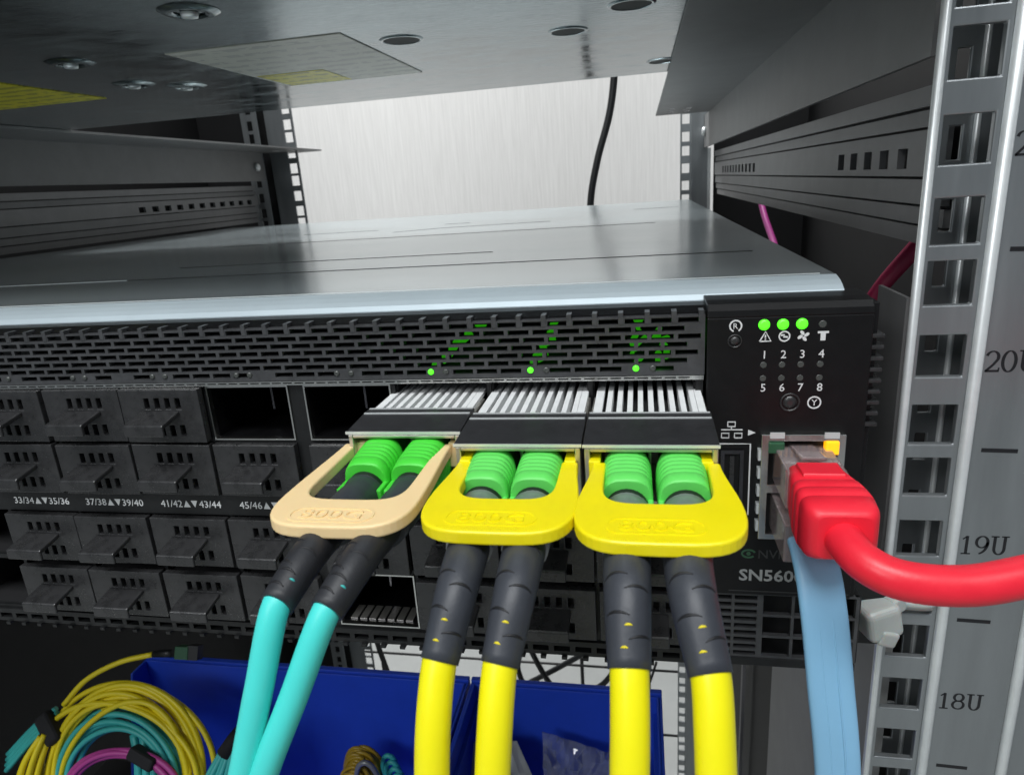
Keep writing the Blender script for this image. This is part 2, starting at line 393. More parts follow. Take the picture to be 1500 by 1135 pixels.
# side panels of the cabinet
b = MB(); b.box(150, 153, 25, RY + 10, -1000, 900); part('side_panel', b, 'cabinet', rack)
b = MB(); b.box(-523, -520, 25, RY + 20, -1000, 900); part('side_panel', b, 'cabinet', rack)
# L-shaped support rails carrying the unit above
def lrail(sx, xw, ya, yb, yf, side):
    zb, zt = 138.2, 168.5
    b = MB(); x2 = xw + side * 1.6
    b.box(min(xw, x2), max(xw, x2), ya, yb, zb, zt)
    r = part('support_rail', b, 'rail', rack)
    f = MB(); b2 = sx
    f.perf('z', zt, zt + 1.5, min(b2, x2), max(b2, x2), -20, yf,
           [(b2 + s_ * (-side) * -1 - 2.5, b2 + s_ * (side) + 2.5, yf - o_, yf - o_ + 16) for s_, o_ in ((12, 34), (12, 64), (26, 34), (26, 64))])
    part('flange', f, 'rail', r)
    sc_ = MB(); xx = xw - side * .2
    for dy in (16,):
        sc_.lathe([(4.2, 0), (4.2, -side * 2.2), (3, -side * 3.2)], (xx, yb - dy, 153), 'x', 14)
    part('screw', sc_, 'edge', r)
lrail(2.0, 50.0, 31, 592, 548, 1)
lrail(-380.0, -430.0, 120, 592, 640, -1)
# slotted slide rails at the sides of the rack (ribbed profile, two groups of slots)
def slotted(x, side, ya, yb, groups, zt, zb):
    r = None
    bands = [(zt, zt - 5), (zt - 5.8, zt - 10), (zt - 10.8, zb + 18.3), (zb + 17.5, zb + 11), (zb + 10.2, zb + 5.6), (zb + 4.8, zb)]
    for i, (a, c) in enumerate(bands):
        b = MB(); off = (0, .9, 0, .9, 1.8, 2.8)[i] * side
        hl = []
        if i == 2:
            for y0, y1, n in groups:
                p = (y1 - y0) / n; hl = hl + [(y0 + p * k + p * .28, y0 + p * k + p * .78, c + 2.0, a - 4.2) for k in range(n)]
        b.perf('x', x + off, x + off + side * 2, ya, yb, c, a, hl)
        if r is None: r = part('slide_rail', b, 'rail2', rack)
        else: part('rail_rib', b, 'rail2', r)
    b = MB(); b.box(min(x + side * 4, x + side * 5.5), max(x + side * 4, x + side * 5.5), ya, yb, zb, zt); part('backing', b, 'dark', r)
slotted(60, 1, 45, 585, [(64, 142, 5), (330, 520, 11)], 134.3, 93.5)
slotted(-440, -1, 60, 585, [(385, 575, 11)], 134, 94)
# lower side rail seen under the switch
b = MB(); b.box(52, 54, 26, 168, -420, -9); part('side_rail', b, 'plate', rack)
b = MB(); b.box(49.5, 51.5, 244, 250, -600, 40); part('side_rail', b, 'rail', rack)
b = MB(); b.box(56, 58, 168, 590, -600, -20); part('side_rail', b, 'cabinet', rack)
b = MB(); b.prism([(20.5, 86), (40, 86), (40, 30), (30, 18), (20.5, 18)], 'x', 46.4, 47.3); part('ear_bracket', b, 'rail', rack)

# ================================================================ THE UNIT ABOVE
up = thing('rack_server', 'zinc bottomed unit above with dimples and two stickers on its underside', 'server', (-190, 130, 170.2))
b = MB(); b.box(-424, 44, 0, 268, 170.2, 262); part('chassis', b, 'sheet', up, bevel=.8)
st = MB(); st.box(-181, -113.5, 93, 186, 169.9, 170.15)
part('sticker', st, 'stick_w', up, label='large white printed sticker with pale yellow corner')
st = MB(); st.box(-181 + 2, -148, 152, 184, 169.75, 169.88); part('sticker_patch', st, 'stick_y', up)
st = MB(); st.box(-332, -268, 106, 167, 169.9, 170.15); part('sticker', st, 'stick_y', up, label='yellow warning sticker')
for i, (x, y, r, dk) in enumerate(((-138.8, 46.7, 8.5, 0), (-217.7, 90, 8.5, 0), (-232, 141, 9, 0), (-218, 158, 9, 0), (-98.8, 114, 8.2, 1), (-39.4, 131, 7.6, 1), (-15.8, 100.6, 8, 1), (-2, 226, 8, 1), (-60, 40, 8, 1))):
    b = MB(); b.lathe([(r, 170.15), (r * .93, 169.8), (r * .84, 169.75), (r * .80, 170.1)] if dk else [(r, 170.1), (r * .8, 169.3), (r * .62, 169.2), (r * .5, 169.7)], (x, y, 0), 'z', 28, caps=False)
    d = part('dimple', b, 'sheet' if not dk else 'sheet', up)
    b = MB(); b.lathe([(r * (.82 if dk else .55), 169.95), (r * (.82 if dk else .55), 170.1)], (x, y, 0), 'z', 24); part('dimple_disc', b, 'cabinet' if dk else 'sheet', d)  # on the dark ones a flat disc stands in for the hole's shade
    if not dk:
        b = MB(); b.lathe([(r * .3, 169.7), (r * .26, 168.4), (.3, 168.2)], (x, y, 0), 'z', 16); part('rivet', b, 'edge', d)

# ================================================================ THE SWITCH
FX = -428.0
sw = thing('network_switch', 'black fronted two unit network switch with silver lid and meshed front', 'switch', (-198, 270, -2))
PITCH = 24.0
def colx(k): return -1.7 - PITCH * k - (3.2 if k > 4 or k == 4.5 else 0)
def col_range(c):      # column c = 1 next to the control panel
    r_ = -1.7 - PITCH * (c - 1) - (3.2 if c >= 5 else 0); return r_ - PITCH, r_
# body shell
b = MB()
b.box(FX + 2, 29.8, 12, 505, -1.6, 0); b.box(28.4, 29.8, 12, 505, 0, 91); b.box(FX + 2, FX + 3.4, 12, 505, 0, 91); b.box(FX + 3.4, 28.4, 503, 505, 0, 91)
b.box(FX + 3.4, 28.4, 70, 72, 0, 91)
part('body', b, 'black', sw)
b = MB()
prof = [(18.0, 92.6), (505, 92.6), (505, 91), (18.0, 91)]
b.prism([(y, z) for y, z in prof], 'x', FX + 2, 30.0)
lid = part('lid', b, 'lid', sw)
b = MB(); b.prism([(9.4, 87.6), (9.5, 89.2), (10.6, 90.3), (12.2, 91.2), (14.4, 92.0), (17.8, 92.66), (17.8, 91.2), (12, 88.5)], 'x', FX + 2, 30.0)
part('lid_edge', b, 'lip', lid)
b = MB()
def seam(p, q, w_=.45): 
    p = V(p); q = V(q); t = (q - p).normalized(); n_ = V((0, 0, 1)); b.obox((p + q) / 2, t, n_.cross(t), n_, (q - p).length / 2, w_, .05)
Zt = 92.65
for a_, c_ in (((-200, 73), (20, 73)), ((-258, 224), (-6, 225)), ((-245, 302), (-190, 302)), ((-168, 270), (-140, 288)), ((-140, 288), (-70, 292)), ((-150, 330), (-132, 331)), ((-205, 110), (-70, 111)), ((-18, 380), (14, 381))):
    b = MB(); seam((a_[0], a_[1], Zt), (c_[0], c_[1], Zt)); part('seam', b, 'cabinet', lid)
b = MB(); seam((-428, 20, Zt), (27, 20, Zt), .22); seam((-428, 73, Zt), (-201, 73, Zt), .3); part('score_line', b, 'edge', lid)
# top bezel strip, mesh grille
b = MB()
b.prism([(9.2, 86.6), (9.2, 89.0), (5, 88.9), (2.0, 88.0), (2.0, 86.6)], 'x', FX, 0.0)
part('bezel', b, 'panel', sw)
G0, G1 = 74.2, 87.6
holes = []; pitch = 5.75; rows = 7
for r_ in range(rows):
    z0 = 75.15 + r_ * 1.80; z1 = z0 + 1.18
    if r_ == rows - 1: z1 = 87.2; z0 = 86.0
    xo = (r_ % 2) * pitch / 2 + (.6 if r_ in (2, 5) else 0)
    k = 0; x = -1.2 - xo
    while x > FX + 8:
        skip = False
        if r_ == 0:
            cpos = (x + 1.7) / PITCH
            f_ = -cpos - math.floor(-cpos)
            skip = .36 < f_ + .1 < .62 or f_ > .95
        if not skip: holes.append((x - pitch + .85, x - .05, z0, z1))
        x -= pitch
b = MB(); b.perf('y', .3, 2.3, FX, -.4, G0, G1, holes)
gr = part('mesh_grille', b, 'grille', sw)
b = MB()      # hooked lugs of the top row bending over onto the bezel
x = -1.2
while x > FX + 6:
    b.box(x - .55, x + .55, .2, 3.2, 86.0, 88.6); x -= pitch
part('grille_lug', b, 'grille', gr)
# status lights in the grille, two per port column
for c in range(1, 17):
    xa, xb = col_range(c); xm = (xa + xb) / 2
    for j, dx in enumerate((-1.6, 2.1)):
        lit = j == 0 and c <= 3
        l = MB(); l.lathe([(.72, .6), (.72, .1), (.45, -.1)], (xm + dx, 0, 75.9), 'y', 12)
        if c <= 9:
            part('status_light', l, 'led' if lit else 'ledoff', sw)
        if lit:
            l = MB()
            for k_ in range(9 if c > 1 else 15):
                ya = 3 + (k_ % 9) * 6.2; xs_ = 0 if k_ < 9 else 6; l.tube([(xm + dx + xs_ + random.uniform(-1.2, 1.2), ya, 76 + random.uniform(-.3, 1.2)), (xm + dx + xs_ + random.uniform(-1, 2.4), ya + random.uniform(3, 6), 76.2 + random.uniform(0, 1.4))], random.uniform(.45, 1.1), 8)
            part('pipe_glow', l, 'pipe', sw, kind='stuff')  # random glowing bits stand in for green light scattered along the pipes
# cage front frame with openings for 16 columns x 4 rows
ROWS = [(58.2, 72.9), (43.0, 57.4), (21.0, 36.0), (3.2, 19.6)]
op = []
for c in range(1, 17):
    xa, xb = col_range(c)
    for z0, z1 in ROWS: op.append((xa + .5, xb - .5, z0, z1))
b = MB(); b.perf('y', 1.2, 2.4, FX, -.6, 2.2, 74.0, op)
b.box(FX, -.6, .3, 1.2, 36.5, 42.6)
ff = part('port_frame', b, 'black', sw)
b = MB(); b.perf('y', .1, 1.1, FX, -.6, 73.1, 74.1, [(x_, x_ + 2.4, 73.5, 73.8) for x_ in range(-426, -3, 3)]); part('cage_lip', b, 'cage', sw)
# bottom edge with vent teeth
th = [(x_, x_ + 4.2, -1.0, .6) for x_ in [FX + 4 + i * 5.6 for i in range(75)]]
b = MB(); b.perf('y', .4, 1.8, FX, 0, -2.2, 2.1, th)
b.box(FX, 0, 1.8, 12, -2.2, -1.0)
part('bottom_vent', b, 'black', sw)
b = MB()
for i in range(74): b.box(FX + 6 + i * 5.6, FX + 7.4 + i * 5.6, -.3, 2, -3.1, -2.2)
part('vent_tooth', b, 'black', sw)
# port cages: shiny rims and tunnels for the open ones, plain dark boxes elsewhere
OPEN = [(0, 4), (0, 5), (3, 4)]
for c in range(1, 17):
    for r_, (z0, z1) in enumerate(ROWS):
        if c > 9 : continue
        xa, xb = col_range(c); xa += .5; xb -= .5
        b = MB(); b.box(xa, xa + .35, 2.4, 60, z0, z1); b.box(xb - .35, xb, 2.4, 60, z0, z1); b.box(xa + .35, xb - .35, 2.4, 60, z0, z0 + .35); b.box(xa + .35, xb - .35, 2.4, 60, z1 - .35, z1); b.box(xa + .35, xb - .35, 59, 60, z0 + .35, z1 - .35)
        if (r_, c) in OPEN:
            b.box(xa + 10, xa + 10.6, 14, 59, z0 + 4, z1 - .35)
            cg = part('port_cage', b, 'cagein', sw)
            b = MB(); b.perf('y', .7, 2.4, xa, xb, z0, z1, [(xa + .38, xb - .38, z0 + .38, z1 - .38)]); part('cage_rim', b, 'cage', cg)
            if r_ == 3:
                b = MB()
                for k in range(7): b.box(xa + 2 + k * 2.7, xa + 4 + k * 2.7, 3.0, 9, z0 + .4, z0 + .75)
                part('spring_finger', b, 'modbody', cg)
        else: part('port_cage', b, 'dark', sw)
# port numbers
names = {8: ('33/34', '35/36'), 7: ('37/38', '39/40'), 6: ('41/42', '43/44'), 5: ('45/46', '47/48'), 4: ('49/50', '51/52'), 3: ('53/54', '55/56'), 2: ('57/58', '59/60'), 1: ('61/62', '63/64'), 9: ('29/30', '31/32')}
for c, (na, nb_) in names.items():
    xa, xb = col_range(c); xm = (xa + xb) / 2 + 1.2; z = 39.6
    b = MB(); text(b, na, xm - 5.9, z, 2.0, .3, .08, 6.6); text(b, nb_, xm + 5.9, z, 2.0, .3, .08, 6.6)
    b.prism([(xm - 2.2, z - 1), (xm - .2, z - 1), (xm - 1.2, z + 1)], 'y', .22, .3)
    b.prism([(xm + .2, z + 1), (xm + 2.2, z + 1), (xm + 1.2, z - 1)], 'y', .22, .3)
    part('port_number', b, 'white', ff)

# control panel at the right end of the switch
b = MB()
b.box(0, 33.4, .0, 13, 18.8, 86.8)
b.prism([(0.0, 86.8), (.25, 88.3), (1.6, 89.5), (5, 89.9), (9.2, 90.1), (13, 90.1), (13, 86.8)], 'x', 0.0, 33.4)
b.box(33.4, 34.6, 1.2, 13, 18.8, 89)
cp = part('control_panel', b, 'panel', sw, bevel=.25)
b = MB()
for i in range(9):
    z = 82.0 - i * 2.45; b.box(33.0, 35.8, .1 + .1 * (i % 2), 6, z - .4, z + .4)
part('side_rib', b, 'plug', cp, bevel=.15)
# LEDs and icons
for i, x in enumerate((11.7, 15.5, 19.3)):
    l = MB(); l.lathe([(1.22, .1), (1.15, -.25), (.6, -.5)], (x, 0, 85.1), 'y', 16); part('status_light', l, 'led', cp)
l = MB(); l.lathe([(.9, .1), (.7, -.1)], (23.4, 0, 84.9), 'y', 12); part('status_light', l, 'ledoff', cp)
for zz in (76.2, 73.2):
    for x in (11.9, 15.7, 19.5, 23.4):
        l = MB(); l.lathe([(.8, .05), (.6, -.06)], (x, 0, zz), 'y', 12); part('status_light', l, 'ledoff', cp)
b = MB()
for x, t in zip((12.0, 15.9, 19.7, 23.5), '1234'): text(b, t, x, 78.55, 1.75, 0, .07)
for x, t in zip((12.0, 15.9, 19.7, 23.6), '5678'): text(b, t, x, 71.1, 1.75, 0, .07)
part('panel_number', b, 'white', cp)
b = MB(); zi = 82.5
b.stroke([(10.9, zi - 1.0), (13.2, zi - 1.0), (12.05, zi + 1.1), (10.9, zi - 1.0)], .3, 0, .07); b.stroke([(12.05, zi + .4), (12.05, zi - .25)], .28, 0, .07); b.stroke([(12.05, zi - .45), (12.05, zi - .7)], .28, 0, .07)
b.stroke(arc(15.9, zi, 1.05, 1.05, 0, 360, 20), .3, 0, .07); b.stroke([(15.2, zi + .25), (15.9, zi + .25), (15.7, zi - .1), (16.6, zi - .2)], .38, 0, .07)
for a in range(4):
    an = math.radians(90 * a); R2 = lambda p, q: (19.7 + p * math.cos(an) - q * math.sin(an), zi + p * math.sin(an) + q * math.cos(an))
    b.prism([R2(p, q) for p, q in ((.12, -.05), (.45, -.22), (.95, .0), (1.18, .45), (.95, .72), (.5, .55), (.2, .25))], 'y', -.07, 0)
b.box(22.5, 24.7, -.07, 0, zi + .45, zi + .9); b.box(23.1, 24.1, -.07, 0, zi - 1.1, zi + .45)
b.stroke(arc(5.9, 85.0, 1.2, 1.2, -60, 250, 20), .32, 0, .07); text(b, 'R', 5.9, 85.0, 1.2, 0, .07)
b.stroke(arc(22.7, 67.6, 1.3, 1.3, 0, 360, 20), .3, 0, .07); text(b, 'Y', 22.7, 67.6, 1.35, 0, .07)
# network icon and arrow
for x, z in ((5.6, 62.6), (4.3, 59.9), (7.1, 59.9)): b.stroke([(x - .8, z - .55), (x + .8, z - .55), (x + .8, z + .55), (x - .8, z + .55), (x - .8, z - .55)], .28, 0, .07)
b.stroke([(3.4, 61.3), (8.0, 61.3)], .26, 0, .07); b.stroke([(5.6, 62), (5.6, 61.3)], .26, 0, .07)
b.prism([(9.2, 61.3), (9.2, 59.9), (10.8, 60.6)], 'y', -.07, 0)
b.stroke([(2.8, 57.9), (9.8, 57.9), (9.8, 40.2)], .32, 0, .07)
part('panel_icon', b, 'white', cp)
for x, z, r_ in ((5.8, 81.7, 1.25), (17.7, 67.7, 1.75)):
    l = MB(); l.lathe([(r_ * 1.22, .05), (r_ * 1.2, -.25), (r_ * 1.02, -.3), (r_ * 1.0, .3), (r_ * .85, .35), (r_ * .8, -.15), (r_ * .3, -.3)], (x, 0, z), 'y', 20)
    part('push_button', l, 'plug', cp)
b = MB(); text(b, 'SN5600', 15.6, 24.3, 2.9, 0, .07, 14.6, bold=.02); part('model_text', b, 'grey_print', cp)
b = MB(); text(b, 'NVIDIA', 17.8, 30.0, 2.2, 0, .06, 10.5); part('maker_text', b, 'dim_print', cp)
b = MB(); b.stroke(arc(10.3, 30.0, 1.5, 1.0, 20, 320, 16), .45, 0, .06); b.lathe([(.5, -.06), (.5, 0)], (10.3, 0, 30.0), 'y', 10); part('maker_emblem', b, 'greenoff', cp)
b = MB(); b.stroke([(6, 19.9), (33, 19.9)], .25, 0, .08); part('panel_crease', b, 'dim_print', cp)
# vertical usb socket next to the module
b = MB(); b.perf('y', -.5, .4, 3.4, 8.4, 41.5, 56.5, [(4.2, 7.6, 42.4, 55.6)]); us = part('usb_port', b, 'cagein', cp)
b = MB(); b.box(5.4, 6.4, -.3, .2, 43, 55); part('usb_tongue', b, 'plug', us)
# stacked RJ45 jack
b = MB()
b.perf('y', -2.2, 12, 11.8, 29.2, 35.2, 60.9, [(13.4, 27.6, 48.9, 59.4), (13.4, 27.6, 36.6, 46.9)])
jk = part('ethernet_jack', b, 'cage', cp, bevel=.15)
b = MB(); b.box(11.6, 29.4, 11, 12.5, 35, 61); part('jack_back', b, 'dark', jk)
b = MB()
for x in (13.5, 24.7): b.box(x, x + 3, -2.6, -2.2, 60.2, 61.5)
for i in range(5): b.box(11.3, 11.8, -1.8, 1, 37 + i * 4.4, 39.4 + i * 4.4)
part('jack_spring', b, 'edge', jk)
b = MB(); b.box(25.0, 27.8, -2.8, -.5, 56.4, 59.5); part('link_light', b, 'amber', jk, bevel=.3)
b = MB(); b.box(13.3, 16.6, -2.7, -.5, 56.6, 59.2); part('link_light', b, 'greenoff', jk, bevel=.3)
# grilles below the model text
b = MB(); b.perf('y', .8, 2.0, 1.2, 13.6, .4, 18.6, [(xx, xx + 5.3, 1.0 + i * 1.98, 2.2 + i * 1.98) for i in range(9) for xx in (1.6, 7.6)]); part('slat_grille', b, 'grille', cp)
b = MB(); b.perf('y', .8, 2.0, 13.6, 36, .4, 18.6, [(14.3 + i * 7.2, 14.3 + i * 7.2 + 6.5, 1 + j * 6.0, 6.3 + j * 6.0) for i in range(3) for j in range(3)]); part('square_grille', b, 'grille', cp)
b = MB(); b.box(0, 36, 1.8, 12, -2.2, -.2); b.box(0, 36, .4, 1.8, -1.9, .4); b.box(34.8, 36.4, 1, 14, 0, 18.6); b.box(36.4, 47.3, 13, 17, -3, 19); part('ear', b, 'black', cp, bevel=.3)
b = MB(); b.box(0, 35, 10, 12, 0, 18.6); part('grille_back', b, 'dark', cp)

# ================================================================ PORT PLUGS
def make_plug():
    t = thing('port_plug', '', 'plug', (0, 0, 0), 'black plugs in the unused ports')
    b = MB(); hl = []
    for i in range(4):
        x = -4.6 + i * 3.0 + .2; hl += [(x, x + 1.45, 2.1, 5.0), (x, x + 1.45, -5.2, -2.3)]
    b.perf('y', -1.2, 1.0, -11.6, 11.6, -7.2, 7.4, hl)
    part('face_plate', b, 'plug', t, bevel=.22)
    b = MB(); b.box(-10.6, 10.6, 1.0, 18, -6.4, 6.6); part('insert', b, 'dark', t)
    b = MB(); b.prism([(-1.2, 1.6), (-1.2, .3), (-7.7, -1.0), (-7.7, -2.9), (-8.5, -2.9), (-8.5, -.1), (-8.1, .2)], 'x', -5.9, 5.3)
    part('finger_tab', b, 'plug', t, bevel=.3)
    return t
proto = make_plug(); used = [False]
def place_plug(x, z, label, sink=0, tilt=0):
    if not used[0]: r = proto; used[0] = True
    else:
        r = proto.copy(); C.objects.link(r)
        for ch in list(proto.children):
            c_ = ch.copy(); C.objects.link(c_); c_.parent = r
    r.location = V((x, sink, z)) * S; r['label'] = label; r.rotation_euler = (0, math.radians(tilt), 0)
rowname = ['top', 'second', 'third', 'bottom']
occupied = {0: (6, 7, 8), 1: (1, 2, 3, 4, 5, 6, 7, 8), 2: range(1, 9), 3: (1, 2, 3, 5, 6, 7, 8)}
for r_, cs in occupied.items():
    for c in cs:
        xa, xb = col_range(c); z0, z1 = ROWS[r_]
        if c >= 5:
            o_ = ['leftmost black plug of the %s port row, at the picture edge', 'second black plug from the left in the %s port row', 'third black plug from the left in the %s port row',
                  'fourth black plug from the left in the %s port row'][8 - c]
            lab = o_ % rowname[r_]
        elif c == 4: lab = 'black port plug in the %s row behind the %s' % (rowname[r_], {1: 'left edge of the peach tab', 2: 'two aqua cables', 3: ''}[r_])
        else:
            wh = {1: 'right yellow pull tab', 2: 'middle yellow pull tab', 3: 'black aqua cable boots' if r_ > 1 else 'peach pull tab'}[c]
            lab = 'black plug in the %s row, half hidden %s the %s' % (rowname[r_], 'behind' if (c == 3 or r_ == 1) else 'below', wh)
        place_plug((xa + xb) / 2 + random.uniform(-.25, .25), (z0 + z1) / 2 - .1 + random.uniform(-.12, .12), lab, random.uniform(-.5, .35), random.uniform(-.7, .7))

# ================================================================ TRANSCEIVERS
def tab_mesh(cx, y0, y1, wf, wn, zt, th, near_in, wi):
    """pull tab: two arms running forward and a wide rounded front bar, as one ring"""
    out = []; inn = []; hw, hf = wn / 2, wf / 2; hi = wi / 2
    bo_, bi_ = 10.5, 8.0
    for i in range(6):                                # arm, widening towards the front
        t = i / 6; e_ = t * t * (3 - 2 * t)
        out.append((cx + hf + (hw - hf) * e_, y0 + (y1 + bo_ - y0) * t)); inn.append((cx + hi, y0 + (near_in + bi_ - y0) * t))
    n = 22
    for i in range(n + 1):                            # rounded front bar: superellipses outside and inside
        a = math.pi * i / n; ca, sa = math.cos(a), math.sin(a); sg = lambda v, p: math.copysign(abs(v) ** p, v)
        out.append((cx + hw * sg(ca, 2 / 4.0), y1 + bo_ - bo_ * abs(sa) ** (2 / 2.5)))
        inn.append((cx + hi * sg(ca, 2 / 4.2), near_in + bi_ - bi_ * abs(sa) ** (2 / 3.6)))
    mir = lambda L: [(2 * cx - x, y) for x, y in reversed(L)]
    out = out + mir(out[:6]); inn = inn + mir(inn[:6])
    N = len(out); vs = []; fs = []
    for (x, y), (u, v_) in zip(out, inn): vs += [(x, y, zt), (u, v_, zt), (x, y, zt - th), (u, v_, zt - th)]
    for i in range(N - 1):
        a = i * 4; c = a + 4
        fs += [(a, c, c + 1, a + 1), (a + 2, a + 3, c + 3, c + 2), (a, a + 2, c + 2, c), (a + 1, c + 1, c + 3, a + 3)]
    fs += [(0, 1, 3, 2), (N * 4 - 4, N * 4 - 2, N * 4 - 1, N * 4 - 3)]
    return MB().add(vs, fs)
def transceiver(c, dxm, yf, tx, tabmat, label, tab, txt):
    xa, xb = col_range(c); xm = (xa + xb) / 2 + dxm; h = 12.1; x0, x1 = xm - h, xm + h
    t = thing('transceiver', label, 'transceiver', (xm, 0, 56.2), 'pluggable optical modules in the switch')
    yc = -14.6 if c < 3 else -11.0
    b = MB()
    b.box(x0, x0 + 1.0, yf, .3, 56.6, 69.2); b.box(x1 - 1.0, x1, yf, .3, 56.6, 69.2); b.box(x0, x1, yf + 3, 58, 56.2, 57.2)
    b.box(x0 + 1.0, x1 - 1.0, -10, 58, 57.2, 66.4); b.box(x0 + 1.0, x1 - 1.0, yf, yc, 68.5, 69.2); b.box(x0 + 1.0, x1 - 1.0, yc, 58, 66.4, 67.0)
    b.box(xm - .4, xm + .4, yf + 5, -10, 57.2, 68.5)
    body = part('module_body', b, 'modbody', t, bevel=.15)
    b = MB(); b.box(x0 + 1.05, x1 - 1.05, yc, 20, 67.05, 67.3); hs = part('heat_sink', b, 'dark', t)
    n = 9; xs = x0 + 2.1; wd = (x1 - x0 - 4.2) / n
    for k in range(n):
        b = MB(); b.box(xs + k * wd + wd * .5, xs + k * wd + wd * 1.0, yc + .3, 18, 67.3, 70.25); part('fin', b, 'fin', hs)
    for a_, c_ in ((x0 + .6, x0 + 2.4), (x1 - 2.0, x1 - .5)):
        b = MB(); b.box(a_, c_, yc + .3, 18, 69.25, 70.25); part('fin', b, 'fin', hs)
    b = MB(); b.prism([(yc, 69.25), (yc, 70.6), (yc - 3.2, 70.6), (yf - .2, 70.0), (yf - .2, 69.25)], 'x', x0 - .25, x1 + .25)
    cv = part('top_label', b, 'cover', t, bevel=.12)
    b = MB(); b.box(x0, x1, yc - .55, yc, 70.62, 70.75); b.box(x0, x1, yc - 3.7, yc - 3.1, 70.5, 70.74); b.box(x0 - .3, x1 + .3, yf - .45, yf - .2, 69.5, 70.08)
    part('label_edge', b, 'edge', cv)
    tm = tab_mesh(tx, *tab)
    pt = part('pull_tab', tm, tabmat, t, bevel=.45, seg=3)
    zt = tab[4]
    b = MB()     # arms run back along the module's sides, under its cover
    for sgn in (-1, 1):
        xx = xm + sgn * (h - 1.9); b.box(xx - 1.1, xx + 1.1, tab[0] - .6, -14, 61.5, 67.0)
    part('tab_arm', b, tabmat, pt, bevel=.3)
    # raised rate marking with its outline on the front bar
    yb = tab[6] + (tab[1] - tab[6]) * .60
    cu = MB(); text(cu, txt, 0, 0, 2.9, 0, .5, 11.0)
    b = MB(); b.add([(tx - .6 + v[0], yb + v[2] * 1.0, zt - v[1] * .48) for v in cu.v], cu.f)
    ring = rrect(-7.6, 7.6, -2.5, 2.5, 2.45, 8); rin = rrect(-7.1, 7.1, -2.05, 2.05, 2.0, 8)
    vs = []; fs = []; N = len(ring)
    for (x, y), (u, v_) in zip(ring, rin): vs += [(tx - .6 + x, yb + y, zt + .13), (tx - .6 + u, yb + v_, zt + .13), (tx - .6 + x, yb + y, zt - .1), (tx - .6 + u, yb + v_, zt - .1)]
    for i in range(N):
        a = i * 4; c_ = ((i + 1) % N) * 4; fs += [(a, c_, c_ + 1, a + 1), (a, a + 2, c_ + 2, c_), (a + 1, c_ + 1, c_ + 3, a + 3)]
    b.add(vs, fs); part('raised_marking', b, tabmat, pt)
    return xm
# tab: (y far, y near, width far, width near, z top, thickness, inner near edge, inner width)
transceiver(1, 1.0, -30.8, -11.7, 'yellow', 'silver finned optical module with the right yellow pull tab, next to the ethernet jack', (-31, -60.2, 22.8, 26.6, 66.6, 2.4, -47.4, 18.2), '800G')
transceiver(2, .0, -30.6, -37.6, 'yellow', 'silver finned optical module with the middle yellow pull tab, between peach and right tabs', (-31, -58.4, 23.2, 26.0, 66.6, 2.4, -46.6, 17.0), '800G')
transceiver(3, -1.1, -24.0, -64.8, 'peach', 'silver finned optical module with the peach pull tab', (-22, -58.0, 23.6, 25.8, 66.6, 2.4, -48.0, 18.6), '800G')

